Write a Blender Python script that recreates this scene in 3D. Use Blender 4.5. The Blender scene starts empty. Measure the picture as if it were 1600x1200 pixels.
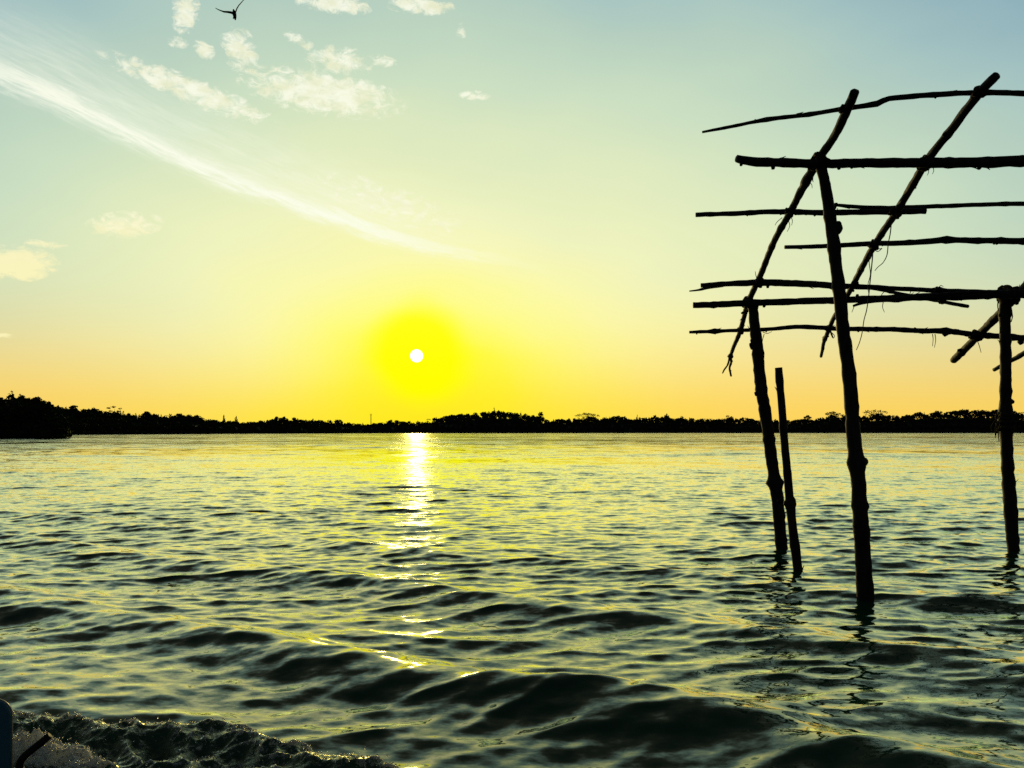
import bpy, math, random
import numpy as np
from mathutils import Vector

rng = np.random.default_rng(11)
random.seed(11)
R = math.radians
scene = bpy.context.scene
C = scene.collection

# ------------------------------------------------------------------ camera
CAM_H = 1.40            # eye height above the lagoon, sitting in a boat
F = 1200.0              # focal length in photo pixels (photo is 1600 wide)
HOR = 675.0             # photo row of the horizon
cam = bpy.data.cameras.new('camera')
cam.sensor_width = 36.0
cam.lens = 36.0 * F / 1600.0
cam.shift_y = (HOR - 600.0) / 1600.0
cam.clip_start = 0.05
cam.clip_end = 6000.0
cam_o = bpy.data.objects.new('camera', cam)
cam_o.location = (0, 0, CAM_H)
cam_o.rotation_euler = (R(90), 0, 0)
C.objects.link(cam_o)
scene.camera = cam_o

def at(px, py, Y):
    """world point seen at photo pixel (px, py) at forward distance Y"""
    return Vector(((px - 800.0) / F * Y, Y, CAM_H + (HOR - py) / F * Y))

def azel(px, py):
    d = at(px, py, 1.0) - Vector((0, 0, CAM_H))
    return math.degrees(math.atan2(d.x, d.y)), math.degrees(math.atan2(d.z, math.hypot(d.x, d.y)))

SUN_AZ, SUN_EL = azel(651, 556)

# ------------------------------------------------------------------ view
vs = scene.view_settings
vs.view_transform = 'Standard'
vs.look = 'None'
vs.exposure = 0.0
vs.gamma = 1.0
vs.use_curve_mapping = False
scene.cycles.use_denoising = False
scene.cycles.max_bounces = 4
scene.cycles.diffuse_bounces = 2
scene.cycles.glossy_bounces = 3
scene.cycles.sample_clamp_indirect = 8.0
scene.cycles.sample_clamp_direct = 13.0
scene.cycles.caustics_reflective = False

# ------------------------------------------------------------------ sun
sun = bpy.data.lights.new('sun', 'SUN')
sun.energy = 2.0
sun.angle = R(0.53)
sun.color = (1.0, 0.74, 0.26)
sun_o = bpy.data.objects.new('sun', sun)
sd = Vector((math.sin(R(SUN_AZ)) * math.cos(R(SUN_EL)), math.cos(R(SUN_AZ)) * math.cos(R(SUN_EL)), math.sin(R(SUN_EL))))
sun_o.rotation_euler = (-sd).to_track_quat('-Z', 'Y').to_euler()
C.objects.link(sun_o)

# ------------------------------------------------------------------ sky
world = bpy.data.worlds.new('World')
scene.world = world
world.use_nodes = True
NT = world.node_tree
NT.nodes.clear()

class NB:
    """small node-building helper"""
    def __init__(s, nt): s.nt = nt
    def n(s, t, **kw):
        x = s.nt.nodes.new(t)
        for k, v in kw.items(): setattr(x, k, v)
        return x
    def put(s, sock, v):
        if hasattr(v, 'is_linked') or isinstance(v, bpy.types.NodeSocket): s.nt.links.new(v, sock)
        else: sock.default_value = v
    def m(s, op, a, b=0.0, c=0.0, clamp=False):
        x = s.n('ShaderNodeMath', operation=op, use_clamp=clamp)
        for i, v in enumerate((a, b, c)): s.put(x.inputs[i], v)
        return x.outputs[0]
    def ss(s, v, lo, hi, a=0.0, b=1.0):
        x = s.n('ShaderNodeMapRange', interpolation_type='SMOOTHSTEP')
        for i, q in enumerate((v, lo, hi, a, b)): s.put(x.inputs[i], q)
        return x.outputs[0]
    def mix(s, f, a, b, mode='MIX'):
        x = s.n('ShaderNodeMix', data_type='RGBA', blend_type=mode)
        s.put(x.inputs[0], f); s.put(x.inputs[6], a); s.put(x.inputs[7], b)
        return x.outputs[2]
    def xyz(s, a, b, c):
        x = s.n('ShaderNodeCombineXYZ')
        for i, v in enumerate((a, b, c)): s.put(x.inputs[i], v)
        return x.outputs[0]
    def noise(s, vec, scale, detail=4.0, rough=0.55, dist=0.0):
        x = s.n('ShaderNodeTexNoise')
        s.put(x.inputs['Vector'], vec)
        x.inputs['Scale'].default_value = scale; x.inputs['Detail'].default_value = detail
        x.inputs['Roughness'].default_value = rough; x.inputs['Distortion'].default_value = dist
        return x.outputs['Fac']
    def ramp(s, f, stops, interp='LINEAR'):
        x = s.n('ShaderNodeValToRGB')
        cr = x.color_ramp; cr.interpolation = interp
        while len(cr.elements) < len(stops): cr.elements.new(0.5)
        for e, (p, c) in zip(cr.elements, stops):
            e.position = p; e.color = (*c, 1) if len(c) == 3 else c
        s.put(x.inputs[0], f)
        return x.outputs[0]

def lin(r, g, b):
    f = lambda v: (v / 12.92 if v <= .04045 else ((v + .055) / 1.055) ** 2.4)
    return (f(r / 255), f(g / 255), f(b / 255))

W = NB(NT)
tc = W.n('ShaderNodeTexCoord')
nrm = W.n('ShaderNodeVectorMath', operation='NORMALIZE'); NT.links.new(tc.outputs['Generated'], nrm.inputs[0])
sp = W.n('ShaderNodeSeparateXYZ'); NT.links.new(nrm.outputs[0], sp.inputs[0])
dx, dy, dz = sp.outputs
DEG = 180 / math.pi
AZ = W.m('MULTIPLY', W.m('ARCTAN2', dx, dy), DEG)
EL = W.m('MULTIPLY', W.m('ARCSINE', dz), DEG)
dAZ = W.m('ABSOLUTE', W.m('SUBTRACT', AZ, SUN_AZ))
dEL = W.m('SUBTRACT', EL, 3.2)
# large soft unevenness of the haze
big = W.noise(W.xyz(W.m('MULTIPLY', AZ, 0.045), W.m('MULTIPLY', EL, 0.10), 0.0), 1.0, 3.0, 0.5)
azw = W.m('MULTIPLY', dAZ, W.ss(W.m('SUBTRACT', AZ, SUN_AZ), 12.0, -18.0, 0.54, 0.70))
T = W.m('SQRT', W.m('ADD', W.m('MULTIPLY', azw, azw), W.m('MULTIPLY', dEL, dEL)))
T = W.m('ADD', T, W.m('MULTIPLY', W.m('SUBTRACT', big, 0.5), 7.0))
TN = W.m('DIVIDE', T, 60.0, clamp=True)
sky_col = W.ramp(TN, [
    (0.000, lin(255, 255, 20)),
    (0.055, lin(255, 254, 78)),
    (0.100, lin(255, 253, 136)),
    (0.155, lin(251, 249, 174)),
    (0.215, lin(239, 243, 190)),
    (0.285, lin(223, 234, 192)),
    (0.355, lin(203, 223, 194)),
    (0.430, lin(181, 206, 191)),
    (0.520, lin(151, 189, 200)),
    (1.000, lin(105, 140, 145)),
])
# low band of dust: warmer towards the horizon away from the sun
lowq = W.m('DIVIDE', W.m('MAXIMUM', EL, 0.0), W.ss(dAZ, 3.0, 28.0, 4.6, 6.6))
lowband = W.m('POWER', 2.718, W.m('MULTIPLY', W.m('MULTIPLY', lowq, lowq), -1.0))
awaysun = W.ss(dAZ, 2.0, 26.0)
dust = W.mix(awaysun, (*lin(255, 230, 25), 1), (*lin(255, 208, 66), 1))
sky_col = W.mix(W.m('MULTIPLY', lowband, 0.90, clamp=True), sky_col, dust)
# core glow round the sun
dot = W.n('ShaderNodeVectorMath', operation='DOT_PRODUCT')
NT.links.new(nrm.outputs[0], dot.inputs[0]); dot.inputs[1].default_value = sd
ANG = W.m('MULTIPLY', W.m('ARCCOSINE', W.m('MINIMUM', dot.outputs['Value'], 1.0)), DEG)
halo = W.ss(W.m('ADD', ANG, W.m('MULTIPLY', W.m('SUBTRACT', big, 0.5), 5.0)), 4.7, 2.0)
sky_col = W.mix(W.m('MULTIPLY', halo, 0.93), sky_col, (1.0, 1.0, 0.0, 1))

# --- clouds, laid out by azimuth and elevation
cvec = W.xyz(AZ, W.m('MULTIPLY', EL, 1.7), 0.0)
fine = W.noise(cvec, 0.95, 8.0, 0.70, 0.7)
wob = W.m('MULTIPLY', W.m('SUBTRACT', W.noise(cvec, 0.30, 3.0, 0.5), 0.5), 3.0)
clouds = [  # px, py, half width, half height, tilt (deg, + = right end lower), strength
    (290, 20, 20, 34, 12, 0.95), (278, 66, 17, 9, 0, 0.9), (374, 78, 24, 38, -28, 0.95),
    (300, 142, 118, 20, 12, 1.0), (505, 146, 112, 32, 3, 1.05), (530, 96, 46, 22, 0, 0.85),
    (520, 6, 56, 14, 0, 0.95), (655, 8, 48, 14, 0, 0.95), (596, 95, 24, 9, 8, 0.8),
    (722, 47, 10, 11, 0, 0.7), (743, 149, 26, 7, 2, 0.75), (196, 352, 52, 20, -10, 0.85),
    (20, 412, 64, 25, -8, 1.35), (70, 382, 36, 6, 0, 0.7), (470, 66, 26, 10, 20, 0.7),
    (318, 78, 16, 14, 10, 0.75), (620, 322, 110, 26, 16, 0.55), (0, 524, 22, 5, 0, 0.7),
]
den = None
for (px, py, hw, hh, tilt, st) in clouds:
    a, e = azel(px, py)
    sx = azel(px + hw, py)[0] - a
    sy = azel(px, py - hh)[1] - e
    ct, s_ = math.cos(R(tilt)), math.sin(R(tilt))
    da = W.m('SUBTRACT', AZ, a); de = W.m('SUBTRACT', EL, e)
    u = W.m('DIVIDE', W.m('SUBTRACT', W.m('MULTIPLY', da, ct), W.m('MULTIPLY', de, s_)), sx)
    v = W.m('DIVIDE', W.m('ADD', W.m('MULTIPLY', da, s_), W.m('MULTIPLY', de, ct)), sy)
    r2 = W.m('ADD', W.m('MULTIPLY', u, u), W.m('MULTIPLY', v, v))
    k = W.m('MULTIPLY', W.m('SUBTRACT', 1.0, W.m('MULTIPLY', r2, 0.62)), st)
    den = k if den is None else W.m('MAXIMUM', den, k)
den = W.m('MAXIMUM', den, 0.0)
cl = W.m('ADD', den, W.m('MULTIPLY', W.m('SUBTRACT', fine, 0.5), 3.3))
cl = W.m('MULTIPLY', W.ss(cl, 0.12, 1.0), W.ss(den, 0.0, 0.22))
cshade = W.noise(cvec, 0.7, 4.0, 0.6)
ccol = W.mix(W.ss(cshade, 0.35, 0.68), (*lin(255, 255, 234), 1), (*lin(238, 238, 202), 1))
ccol = W.mix(W.ss(EL, 18.0, 9.0), ccol, (*lin(255, 246, 188), 1))
sky_col = W.mix(W.m('MULTIPLY', cl, 0.84), sky_col, ccol)

# --- the long cirrus streak falling to the right
stk = [(-420, -95), (-200, 10), (0, 112), (110, 160), (200, 205), (300, 253), (420, 300), (520, 338), (620, 372), (740, 398), (830, 415), (900, 446)]
a0, a1 = -50.0, 6.0
crv = W.n('ShaderNodeFloatCurve')
cm = crv.mapping.curves[0]
pts = []
for px, py in stk:
    a, e = azel(px, py)
    pts.append(((a - a0) / (a1 - a0), e / 45.0))
pts = [p for p in pts if 0 < p[0] < 1]
cm.points[0].location = (0.0, min(1.0, pts[0][1] + .02)); cm.points[-1].location = (1.0, pts[-1][1] - .01)
for p in pts: cm.points.new(*p)
crv.mapping.update()
W.put(crv.inputs['Value'], W.m('DIVIDE', W.m('SUBTRACT', AZ, a0), a1 - a0, clamp=True))
dd = W.m('SUBTRACT', EL, W.m('MULTIPLY', crv.outputs[0], 45.0))
svec = W.xyz(W.m('MULTIPLY', AZ, 0.22), W.m('MULTIPLY', dd, 1.15), 3.0)
sn = W.noise(svec, 1.0, 6.0, 0.68, 0.6)
fib = W.noise(W.xyz(W.m('MULTIPLY', AZ, 0.5), W.m('MULTIPLY', dd, 4.2), 9.0), 1.0, 5.0, 0.65, 0.5)
dd2 = W.m('ADD', dd, W.m('ADD', W.m('MULTIPLY', W.m('SUBTRACT', sn, 0.5), 1.7), W.m('MULTIPLY', W.m('SUBTRACT', fib, 0.5), 1.0)))
g = lambda x, wdt: W.m('POWER', 2.718, W.m('DIVIDE', W.m('MULTIPLY', x, x), W.m('MULTIPLY', W.m('MULTIPLY', wdt, wdt), -1.0)))
W_S = W.ss(AZ, -2.0, -22.0, 0.40, 0.68)
core = W.m('MULTIPLY', g(dd2, W_S), W.ss(fib, 0.22, 0.55, 0.55, 1.0))
veil = W.m('MULTIPLY', W.m('MULTIPLY', W.ss(dd, -0.8, 0.3), W.ss(dd, 5.5, 0.2)), W.m('MULTIPLY', W.m('MULTIPLY', sn, fib), 1.3))
fade = W.m('MULTIPLY', W.ss(AZ, 5.0, -14.0), W.ss(AZ, -50.0, -30.0))
strk = W.m('MULTIPLY', W.m('MAXIMUM', W.m('MULTIPLY', core, 0.92), veil), fade, clamp=True)
sky_col = W.mix(strk, sky_col, (*lin(253, 255, 236), 1))
# --- sun disc
disc = W.ss(ANG, 0.50, 0.36)
sky_col = W.mix(disc, sky_col, (6.0, 5.6, 4.2, 1))

# --- physical sky takes over away from the glow (overhead and behind)
nis = W.n('ShaderNodeTexSky', sky_type='NISHITA')
nis.sun_disc = False
nis.sun_elevation = R(SUN_EL)
nis.sun_rotation = R(SUN_AZ)
nis.altitude = 0; nis.air_density = 0.8; nis.dust_density = 6.0; nis.ozone_density = 0.3
nscaled = W.mix(1.0, nis.outputs[0], (0.05, 0.05, 0.05, 1), 'MULTIPLY')
takeover = W.ss(T, 26.0, 46.0)
sky_col = W.mix(takeover, sky_col, nscaled)
bg = W.n('ShaderNodeBackground'); NT.links.new(sky_col, bg.inputs[0]); bg.inputs[1].default_value = 1.0
wo = W.n('ShaderNodeOutputWorld'); NT.links.new(bg.outputs[0], wo.inputs[0])
world.cycles.sampling_method = 'MANUAL'
world.cycles.sample_map_resolution = 1024

# ------------------------------------------------------------------ helpers
def tag(o, label=None, cat=None, group=None, kind=None):
    if label: o['label'] = label
    if cat: o['category'] = cat
    if group: o['group'] = group
    if kind: o['kind'] = kind
    return o

def empty(name, loc=(0, 0, 0)):
    o = bpy.data.objects.new(name, None)
    o.location = loc; o.empty_display_size = 0.2
    C.objects.link(o)
    return o

def mesh_obj(name, verts, faces, mat, parent=None, smooth=True):
    """verts in world space; a child keeps its place in the world"""
    me = bpy.data.meshes.new(name)
    verts = np.asarray(verts, dtype=np.float32)
    if isinstance(faces, np.ndarray):
        nf, k = faces.shape
        me.vertices.add(len(verts)); me.vertices.foreach_set('co', verts.ravel())
        me.loops.add(nf * k); me.loops.foreach_set('vertex_index', faces.astype(np.int32).ravel())
        me.polygons.add(nf)
        me.polygons.foreach_set('loop_start', np.arange(0, nf * k, k, dtype=np.int32))
        me.update(calc_edges=True)
    else:
        me.from_pydata([tuple(map(float, v)) for v in verts], [], faces)
    me.validate()
    if smooth: me.polygons.foreach_set('use_smooth', np.ones(len(me.polygons), dtype=bool))
    me.materials.append(mat)
    o = bpy.data.objects.new(name, me)
    C.objects.link(o)
    if parent is not None:
        o.parent = parent
        o.matrix_parent_inverse.identity()
        loc = np.array(parent_world(parent), dtype=np.float32)
        co = np.empty(len(me.vertices) * 3, dtype=np.float32)
        me.vertices.foreach_get('co', co)
        me.vertices.foreach_set('co', (co.reshape(-1, 3) - loc).ravel())
        me.update()
    return o

def parent_world(p):
    v = Vector((0, 0, 0))
    while p is not None:
        v = v + p.location; p = p.parent
    return v

def perlin(x, y, seed=0):
    """vectorised 2-D gradient noise, about -0.7..0.7"""
    r = np.random.default_rng(seed)
    ang = r.random(4096) * 2 * np.pi
    perm = r.permutation(4096)
    xi = np.floor(x).astype(np.int64); yi = np.floor(y).astype(np.int64)
    xf = x - xi; yf = y - yi
    def gr(ix, iy, fx, fy):
        h = ang[(perm[ix & 4095] + iy) & 4095]
        return np.cos(h) * fx + np.sin(h) * fy
    u = xf ** 3 * (xf * (xf * 6 - 15) + 10); v = yf ** 3 * (yf * (yf * 6 - 15) + 10)
    n0 = gr(xi, yi, xf, yf) * (1 - u) + gr(xi + 1, yi, xf - 1, yf) * u
    n1 = gr(xi, yi + 1, xf, yf - 1) * (1 - u) + gr(xi + 1, yi + 1, xf - 1, yf - 1) * u
    return n0 * (1 - v) + n1 * v

def sstep(x, a, b):
    t = np.clip((x - a) / (b - a), 0, 1)
    return t * t * (3 - 2 * t)

# ------------------------------------------------------------------ materials
def new_mat(name):
    m = bpy.data.materials.new(name); m.use_nodes = True
    nt = m.node_tree
    return m, NB(nt), nt.nodes['Principled BSDF']

def surface(m, N, p, normal, rough=0.06):
    """water skin: deep green body under a strong mirror that grows towards grazing"""
    N.nt.nodes.remove(p)
    fr = N.n('ShaderNodeFresnel'); fr.inputs['IOR'].default_value = 1.36
    body = N.n('ShaderNodeBsdfDiffuse'); body.inputs['Color'].default_value = (0.004, 0.050, 0.023, 1)
    gl = N.n('ShaderNodeBsdfGlossy'); gl.inputs['Color'].default_value = (1.0, 1.0, 0.72, 1); gl.inputs['Roughness'].default_value = rough
    for q in (fr, gl): N.put(q.inputs['Normal'], normal)
    mx = N.n('ShaderNodeMixShader')
    N.put(mx.inputs[0], N.m('MULTIPLY', fr.outputs[0], 1.9, clamp=True))
    N.put(mx.inputs[1], body.outputs[0]); N.put(mx.inputs[2], gl.outputs[0])
    N.put(N.nt.nodes['Material Output'].inputs['Surface'], mx.outputs[0])

def mat_water():
    m, N, p = new_mat('lagoon_water')
    co = N.n('ShaderNodeTexCoord').outputs['Object']
    mp = N.n('ShaderNodeMapping'); mp.inputs['Scale'].default_value = (0.5, 1.0, 1.0); mp.inputs['Rotation'].default_value = (0, 0, R(8))
    N.put(mp.inputs[0], co)
    at_ = N.n('ShaderNodeAttribute'); at_.attribute_name = 'coarse'
    far = at_.outputs['Fac']
    def slope(scale, detail):
        x = N.n('ShaderNodeTexNoise'); N.put(x.inputs['Vector'], mp.outputs[0])
        x.inputs['Scale'].default_value = scale; x.inputs['Detail'].default_value = detail; x.inputs['Roughness'].default_value = .55
        v = N.n('ShaderNodeVectorMath', operation='SUBTRACT'); N.put(v.inputs[0], x.outputs['Color']); v.inputs[1].default_value = (.5, .5, .5)
        return v.outputs[0]
    def scl(v, f):
        x = N.n('ShaderNodeVectorMath', operation='SCALE'); N.put(x.inputs[0], v); N.put(x.inputs['Scale'], f); return x.outputs[0]
    def vadd(u, v):
        x = N.n('ShaderNodeVectorMath', operation='ADD'); N.put(x.inputs[0], u); N.put(x.inputs[1], v); return x.outputs[0]
    fine_ = scl(slope(15.0, 4.0), N.m('ADD', .55, N.m('MULTIPLY', far, .35)))
    wide_ = scl(slope(1.1, 3.0), N.m('MULTIPLY', far, 0.95))
    sm = N.n('ShaderNodeVectorMath', operation='MULTIPLY'); N.put(sm.inputs[0], vadd(vadd(fine_, wide_), vadd(scl(slope(0.30, 3.0), N.m('MULTIPLY', far, 1.05)), scl(slope(0.085, 2.0), N.m('MULTIPLY', far, .75))))); sm.inputs[1].default_value = (.9, 1, 0)
    geo = N.n('ShaderNodeNewGeometry').outputs['Normal']
    nn = N.n('ShaderNodeVectorMath', operation='NORMALIZE'); N.put(nn.inputs[0], vadd(geo, sm.outputs[0]))
    surface(m, N, p, nn.outputs[0])
    return m

def mat_wood(name, base, dark):
    m, N, p = new_mat(name)
    co = N.n('ShaderNodeTexCoord').outputs['Object']
    mp = N.n('ShaderNodeMapping'); mp.inputs['Scale'].default_value = (14, 14, 3)
    N.put(mp.inputs[0], co)
    a = N.noise(mp.outputs[0], 1.6, 5.0, 0.6, 0.6)
    p_col = N.mix(N.ss(a, 0.35, 0.70), (*dark, 1), (*base, 1))
    N.put(p.inputs['Base Color'], p_col)
    p.inputs['Roughness'].default_value = 0.75
    p.inputs['Specular IOR Level'].default_value = 0.25
    bp = N.n('ShaderNodeBump'); bp.inputs['Strength'].default_value = 0.6; bp.inputs['Distance'].default_value = 0.006
    N.put(bp.inputs['Height'], a); N.put(p.inputs['Normal'], bp.outputs[0])
    return m

def mat_plain(name, col, rough=0.8, spec=0.2, var=0.4, scale=3.0):
    m, N, p = new_mat(name)
    co = N.n('ShaderNodeTexCoord').outputs['Object']
    a = N.noise(co, scale, 3.0, 0.6)
    c = N.mix(a, (*[v * (1 - var) for v in col], 1), (*[v * (1 + var) for v in col], 1))
    N.put(p.inputs['Base Color'], c)
    p.inputs['Roughness'].default_value = rough
    p.inputs['Specular IOR Level'].default_value = spec
    return m

M_WATER = mat_water()
M_WOOD = mat_wood('weathered_pole', (0.030, 0.026, 0.017), (0.008, 0.007, 0.005))
M_LASH = mat_plain('coir_lashing', (0.035, 0.028, 0.018), 0.95, 0.05, 0.5, 40)
M_LEAF = mat_plain('dark_foliage', (0.035, 0.050, 0.018), 0.9, 0.05, 0.4, 0.2)
M_BARK = mat_plain('bark', (0.05, 0.04, 0.028), 0.9, 0.1, 0.4, 1.0)
M_SOIL = mat_plain('shore_ground', (0.016, 0.016, 0.009), 0.95, 0.05, 0.4, 0.05)
M_BIRD = mat_plain('dark_feather', (0.03, 0.024, 0.018), 0.8, 0.1, 0.3, 5)
M_MAST = mat_plain('mast_steel', (0.12, 0.12, 0.12), 0.6, 0.3, 0.2, 1)
M_NAVY = mat_plain('navy_paint', (0.035, 0.14, 0.21), 0.35, 0.4, 0.25, 3)
M_TRIM = mat_plain('pale_trim', (0.30, 0.30, 0.26), 0.45, 0.4, 0.2, 5)
M_BLACK = mat_plain('black_rubber', (0.012, 0.011, 0.010), 0.7, 0.2, 0.3, 8)

# ------------------------------------------------------------------ water
NWAVE = np.array([0.48, 0.877])       # the way the boat's wake waves run
wv = []
_r = np.random.default_rng(5)
for i in range(76):
    lam = 0.11 * (2.6 / 0.11) ** (i / 75.0)
    lam *= _r.uniform(0.93, 1.07)
    th = R(-90 + _r.normal(6, 22 if lam < 0.45 else 16))
    slope = 0.034 if lam < 0.21 else 0.036 if lam < 0.40 else (0.024 if lam < 0.8 else (0.012 if lam < 1.4 else 0.005))
    wv.append((lam, math.cos(th), math.sin(th), slope * lam / (2 * math.pi), _r.uniform(0, 6.283)))

def water_z(X, Y, dYrow=None, chop=False):
    z = np.zeros_like(X); hx = np.zeros_like(X); hy = np.zeros_like(X)
    # slow warping so that no train of crests runs straight
    wx = X + 0.35 * perlin(X * 0.35, Y * 0.35, 21) + 0.10 * perlin(X * 1.3, Y * 1.3, 23)
    wy = Y + 0.35 * perlin(X * 0.33 + 9, Y * 0.33, 22) + 0.10 * perlin(X * 1.1 + 9, Y * 1.3, 24)
    gust = 1.0 + 0.7 * perlin(X * 0.16, Y * 0.12, 25)
    for lam, cx, cy, amp, ph in wv:
        k = 2 * np.pi / lam
        att = 1.0 if dYrow is None else np.clip((lam / dYrow - 2.5) / 3.0, 0, 1)
        if dYrow is not None and not np.any(att): continue
        th = k * (wx * cx + wy * cy) + ph
        z += amp * att * gust * np.sin(th)
        if chop:
            q = 1.4 * amp * att * gust * np.cos(th)
            hx += q * cx; hy += q * cy
    # wake of the boat: long crests about 1.9 m apart
    d = X * NWAVE[0] + Y * NWAVE[1] + 0.30 * perlin(X * 0.45, Y * 0.45, 31) + 0.04 * X * 0
    t = X * NWAVE[1] - Y * NWAVE[0]
    ph = 2 * np.pi * (d - 3.62) / 1.88
    env = sstep(d, 1.2, 2.6) * (1 - 0.75 * sstep(d, 4.5, 10.5)) * (1 - sstep(d, 12, 24)) * (0.8 + 0.5 * perlin(t * 0.3, d * 0.3, 33))
    env = env * (1 + .55 * np.exp(-((d - 3.65) / .7) ** 2))
    c = np.cos(ph)
    z += 0.058 * env * (np.exp(2.2 * (c - 1)) * 1.6 - 0.5)
    return (z, hx, hy) if chop else z

def build_water():
    ys = [-9.0]
    while ys[-1] < 1.6: ys.append(ys[-1] + 0.30)
    while ys[-1] < 10.0: ys.append(ys[-1] + 0.026)
    while ys[-1] < 70.0: ys.append(ys[-1] * 1.0034)
    while ys[-1] < 2600.0: ys.append(ys[-1] * (1.0034 + 0.0266 * min(1.0, (ys[-1] - 70) / 260.0)))
    ys = np.array(ys)
    nx = 760
    u = np.linspace(-1, 1, nx)
    u = 0.72 * u + 0.28 * u ** 3
    hw = 4.0 + 0.86 * np.maximum(ys, 0) + 1.2 * np.maximum(-ys, 0)
    X = u[None, :] * hw[:, None]
    Y = np.repeat(ys[:, None], nx, 1)
    dY = np.gradient(ys)[:, None] * np.ones((1, nx))
    dX = np.abs(np.gradient(X, axis=1))
    Z, hx, hy = water_z(X, Y, np.maximum(dY, dX * 0.6), True)
    Z *= 1 - sstep(Y, 250, 500)
    V = np.stack([X + hx, Y + hy, Z], -1).reshape(-1, 3)
    ny = len(ys)
    idx = np.arange(ny * nx).reshape(ny, nx)
    Fq = np.stack([idx[:-1, :-1], idx[:-1, 1:], idx[1:, 1:], idx[1:, :-1]], -1).reshape(-1, 4)
    o = mesh_obj('lagoon_water', V, Fq, M_WATER)
    a = o.data.attributes.new('coarse', 'FLOAT', 'POINT')
    a.data.foreach_set('value', (sstep(Y, 12, 70) * (1 - .5 * sstep(Y, 70, 260))).astype(np.float32).ravel())
    tag(o, 'rippled dark green lagoon water catching the low sun', 'water', kind='structure')
    print('water verts', len(V))
build_water()

# ------------------------------------------------------------------ far shore
SKY = [(-900, 640), (-500, 636), (-250, 630), (-60, 634), (60, 634), (90, 636), (112, 637), (120, 641), (150, 639), (165, 644), (178, 641), (190, 643), (200, 648), (215, 649), (228, 645), (240, 647),
       (255, 651), (275, 647), (293, 647), (300, 651), (320, 654), (345, 657), (365, 659), (395, 660), (412, 658), (430, 655), (445, 654), (462, 654), (480, 657), (497, 656), (510, 659), (530, 659),
       (560, 663), (590, 661), (600, 659), (640, 659), (665, 658), (680, 654), (695, 650), (720, 648), (750, 645), (770, 643), (790, 643), (810, 646), (828, 648), (842, 652), (855, 656), (880, 655),
       (900, 655), (915, 651), (935, 652), (950, 652), (965, 650), (985, 653), (1015, 652), (1042, 652), (1060, 653), (1090, 655), (1112, 655), (1140, 654), (1170, 654), (1200, 656), (1240, 656),
       (1270, 656), (1290, 652), (1300, 648), (1330, 649), (1350, 651), (1368, 648), (1385, 648), (1398, 651), (1412, 650), (1420, 647), (1440, 644), (1480, 643), (1508, 641), (1545, 642), (1580, 644),
       (1600, 648), (1680, 654), (1800, 650), (2000, 645), (2400, 648), (2900, 646)]
DIST = [(-900, 260), (-200, 300), (110, 380), (300, 520), (460, 680), (600, 880), (760, 1000), (1000, 1060), (1600, 1060), (2900, 1060)]
sky_y = lambda x: np.interp(x, [p[0] for p in SKY], [p[1] for p in SKY])
dist_y = lambda x: np.interp(x, [p[0] for p in DIST], [p[1] for p in DIST])

def build_terrain():
    xs = np.arange(-900, 2901, 10.0)
    D = dist_y(xs)
    top = CAM_H + (HOR - sky_y(xs)) / F * (D + 70)
    rows = [(0.0, -0.8 + 0 * D), (6.0, 0.2 + 0 * D), (25, top * 0.30), (60, top * 0.62), (95, top * 0.70), (220, top * 0.70), (420, top * 0.6)]
    V = []
    for off, z in rows:
        Yr = D + off
        V.append(np.stack([(xs - 800) / F * Yr, Yr + 3 * perlin(xs * 0.05, xs * 0 + off, 41), z + 0.3 * perlin(xs * 0.13, xs * 0 + off, 42)], -1))
    V = np.array(V); ny, nx, _ = V.shape
    idx = np.arange(ny * nx).reshape(ny, nx)
    Fq = np.stack([idx[:-1, :-1], idx[:-1, 1:], idx[1:, 1:], idx[1:, :-1]], -1).reshape(-1, 4)
    o = mesh_obj('far_shore', V.reshape(-1, 3), Fq, M_SOIL)
    tag(o, 'low wooded far shore rising behind the lagoon', 'shore', kind='structure')
build_terrain()

def leaf_cloud(cen, rad, n, size, r, flat=0.0):
    """n randomly turned leaf-clump quads through an ellipsoid: (V, F)"""
    d = r.normal(size=(n, 3)); d /= np.linalg.norm(d, axis=1)[:, None]
    rr = r.random(n) ** 0.45
    P = np.asarray(cen) + d * rr[:, None] * np.asarray(rad)
    a = r.normal(size=(n, 3)); a /= np.linalg.norm(a, axis=1)[:, None]
    b = np.cross(a, r.normal(size=(n, 3))); b /= np.linalg.norm(b, axis=1)[:, None]
    s = size * r.uniform(0.55, 1.35, n)[:, None]
    a = a * s; b = b * s * 0.65
    V = np.stack([P - a - b * .3, P + b, P + a + b * .2, P - b * .9], 1).reshape(-1, 3)
    Fq = np.arange(4 * n).reshape(n, 4)
    return V, Fq

def merge(parts):
    Vs, Fs, k = [], [], 0
    for V, Fq in parts:
        Vs.append(V); Fs.append(Fq + k); k += len(V)
    return np.concatenate(Vs), np.concatenate(Fs)

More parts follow.
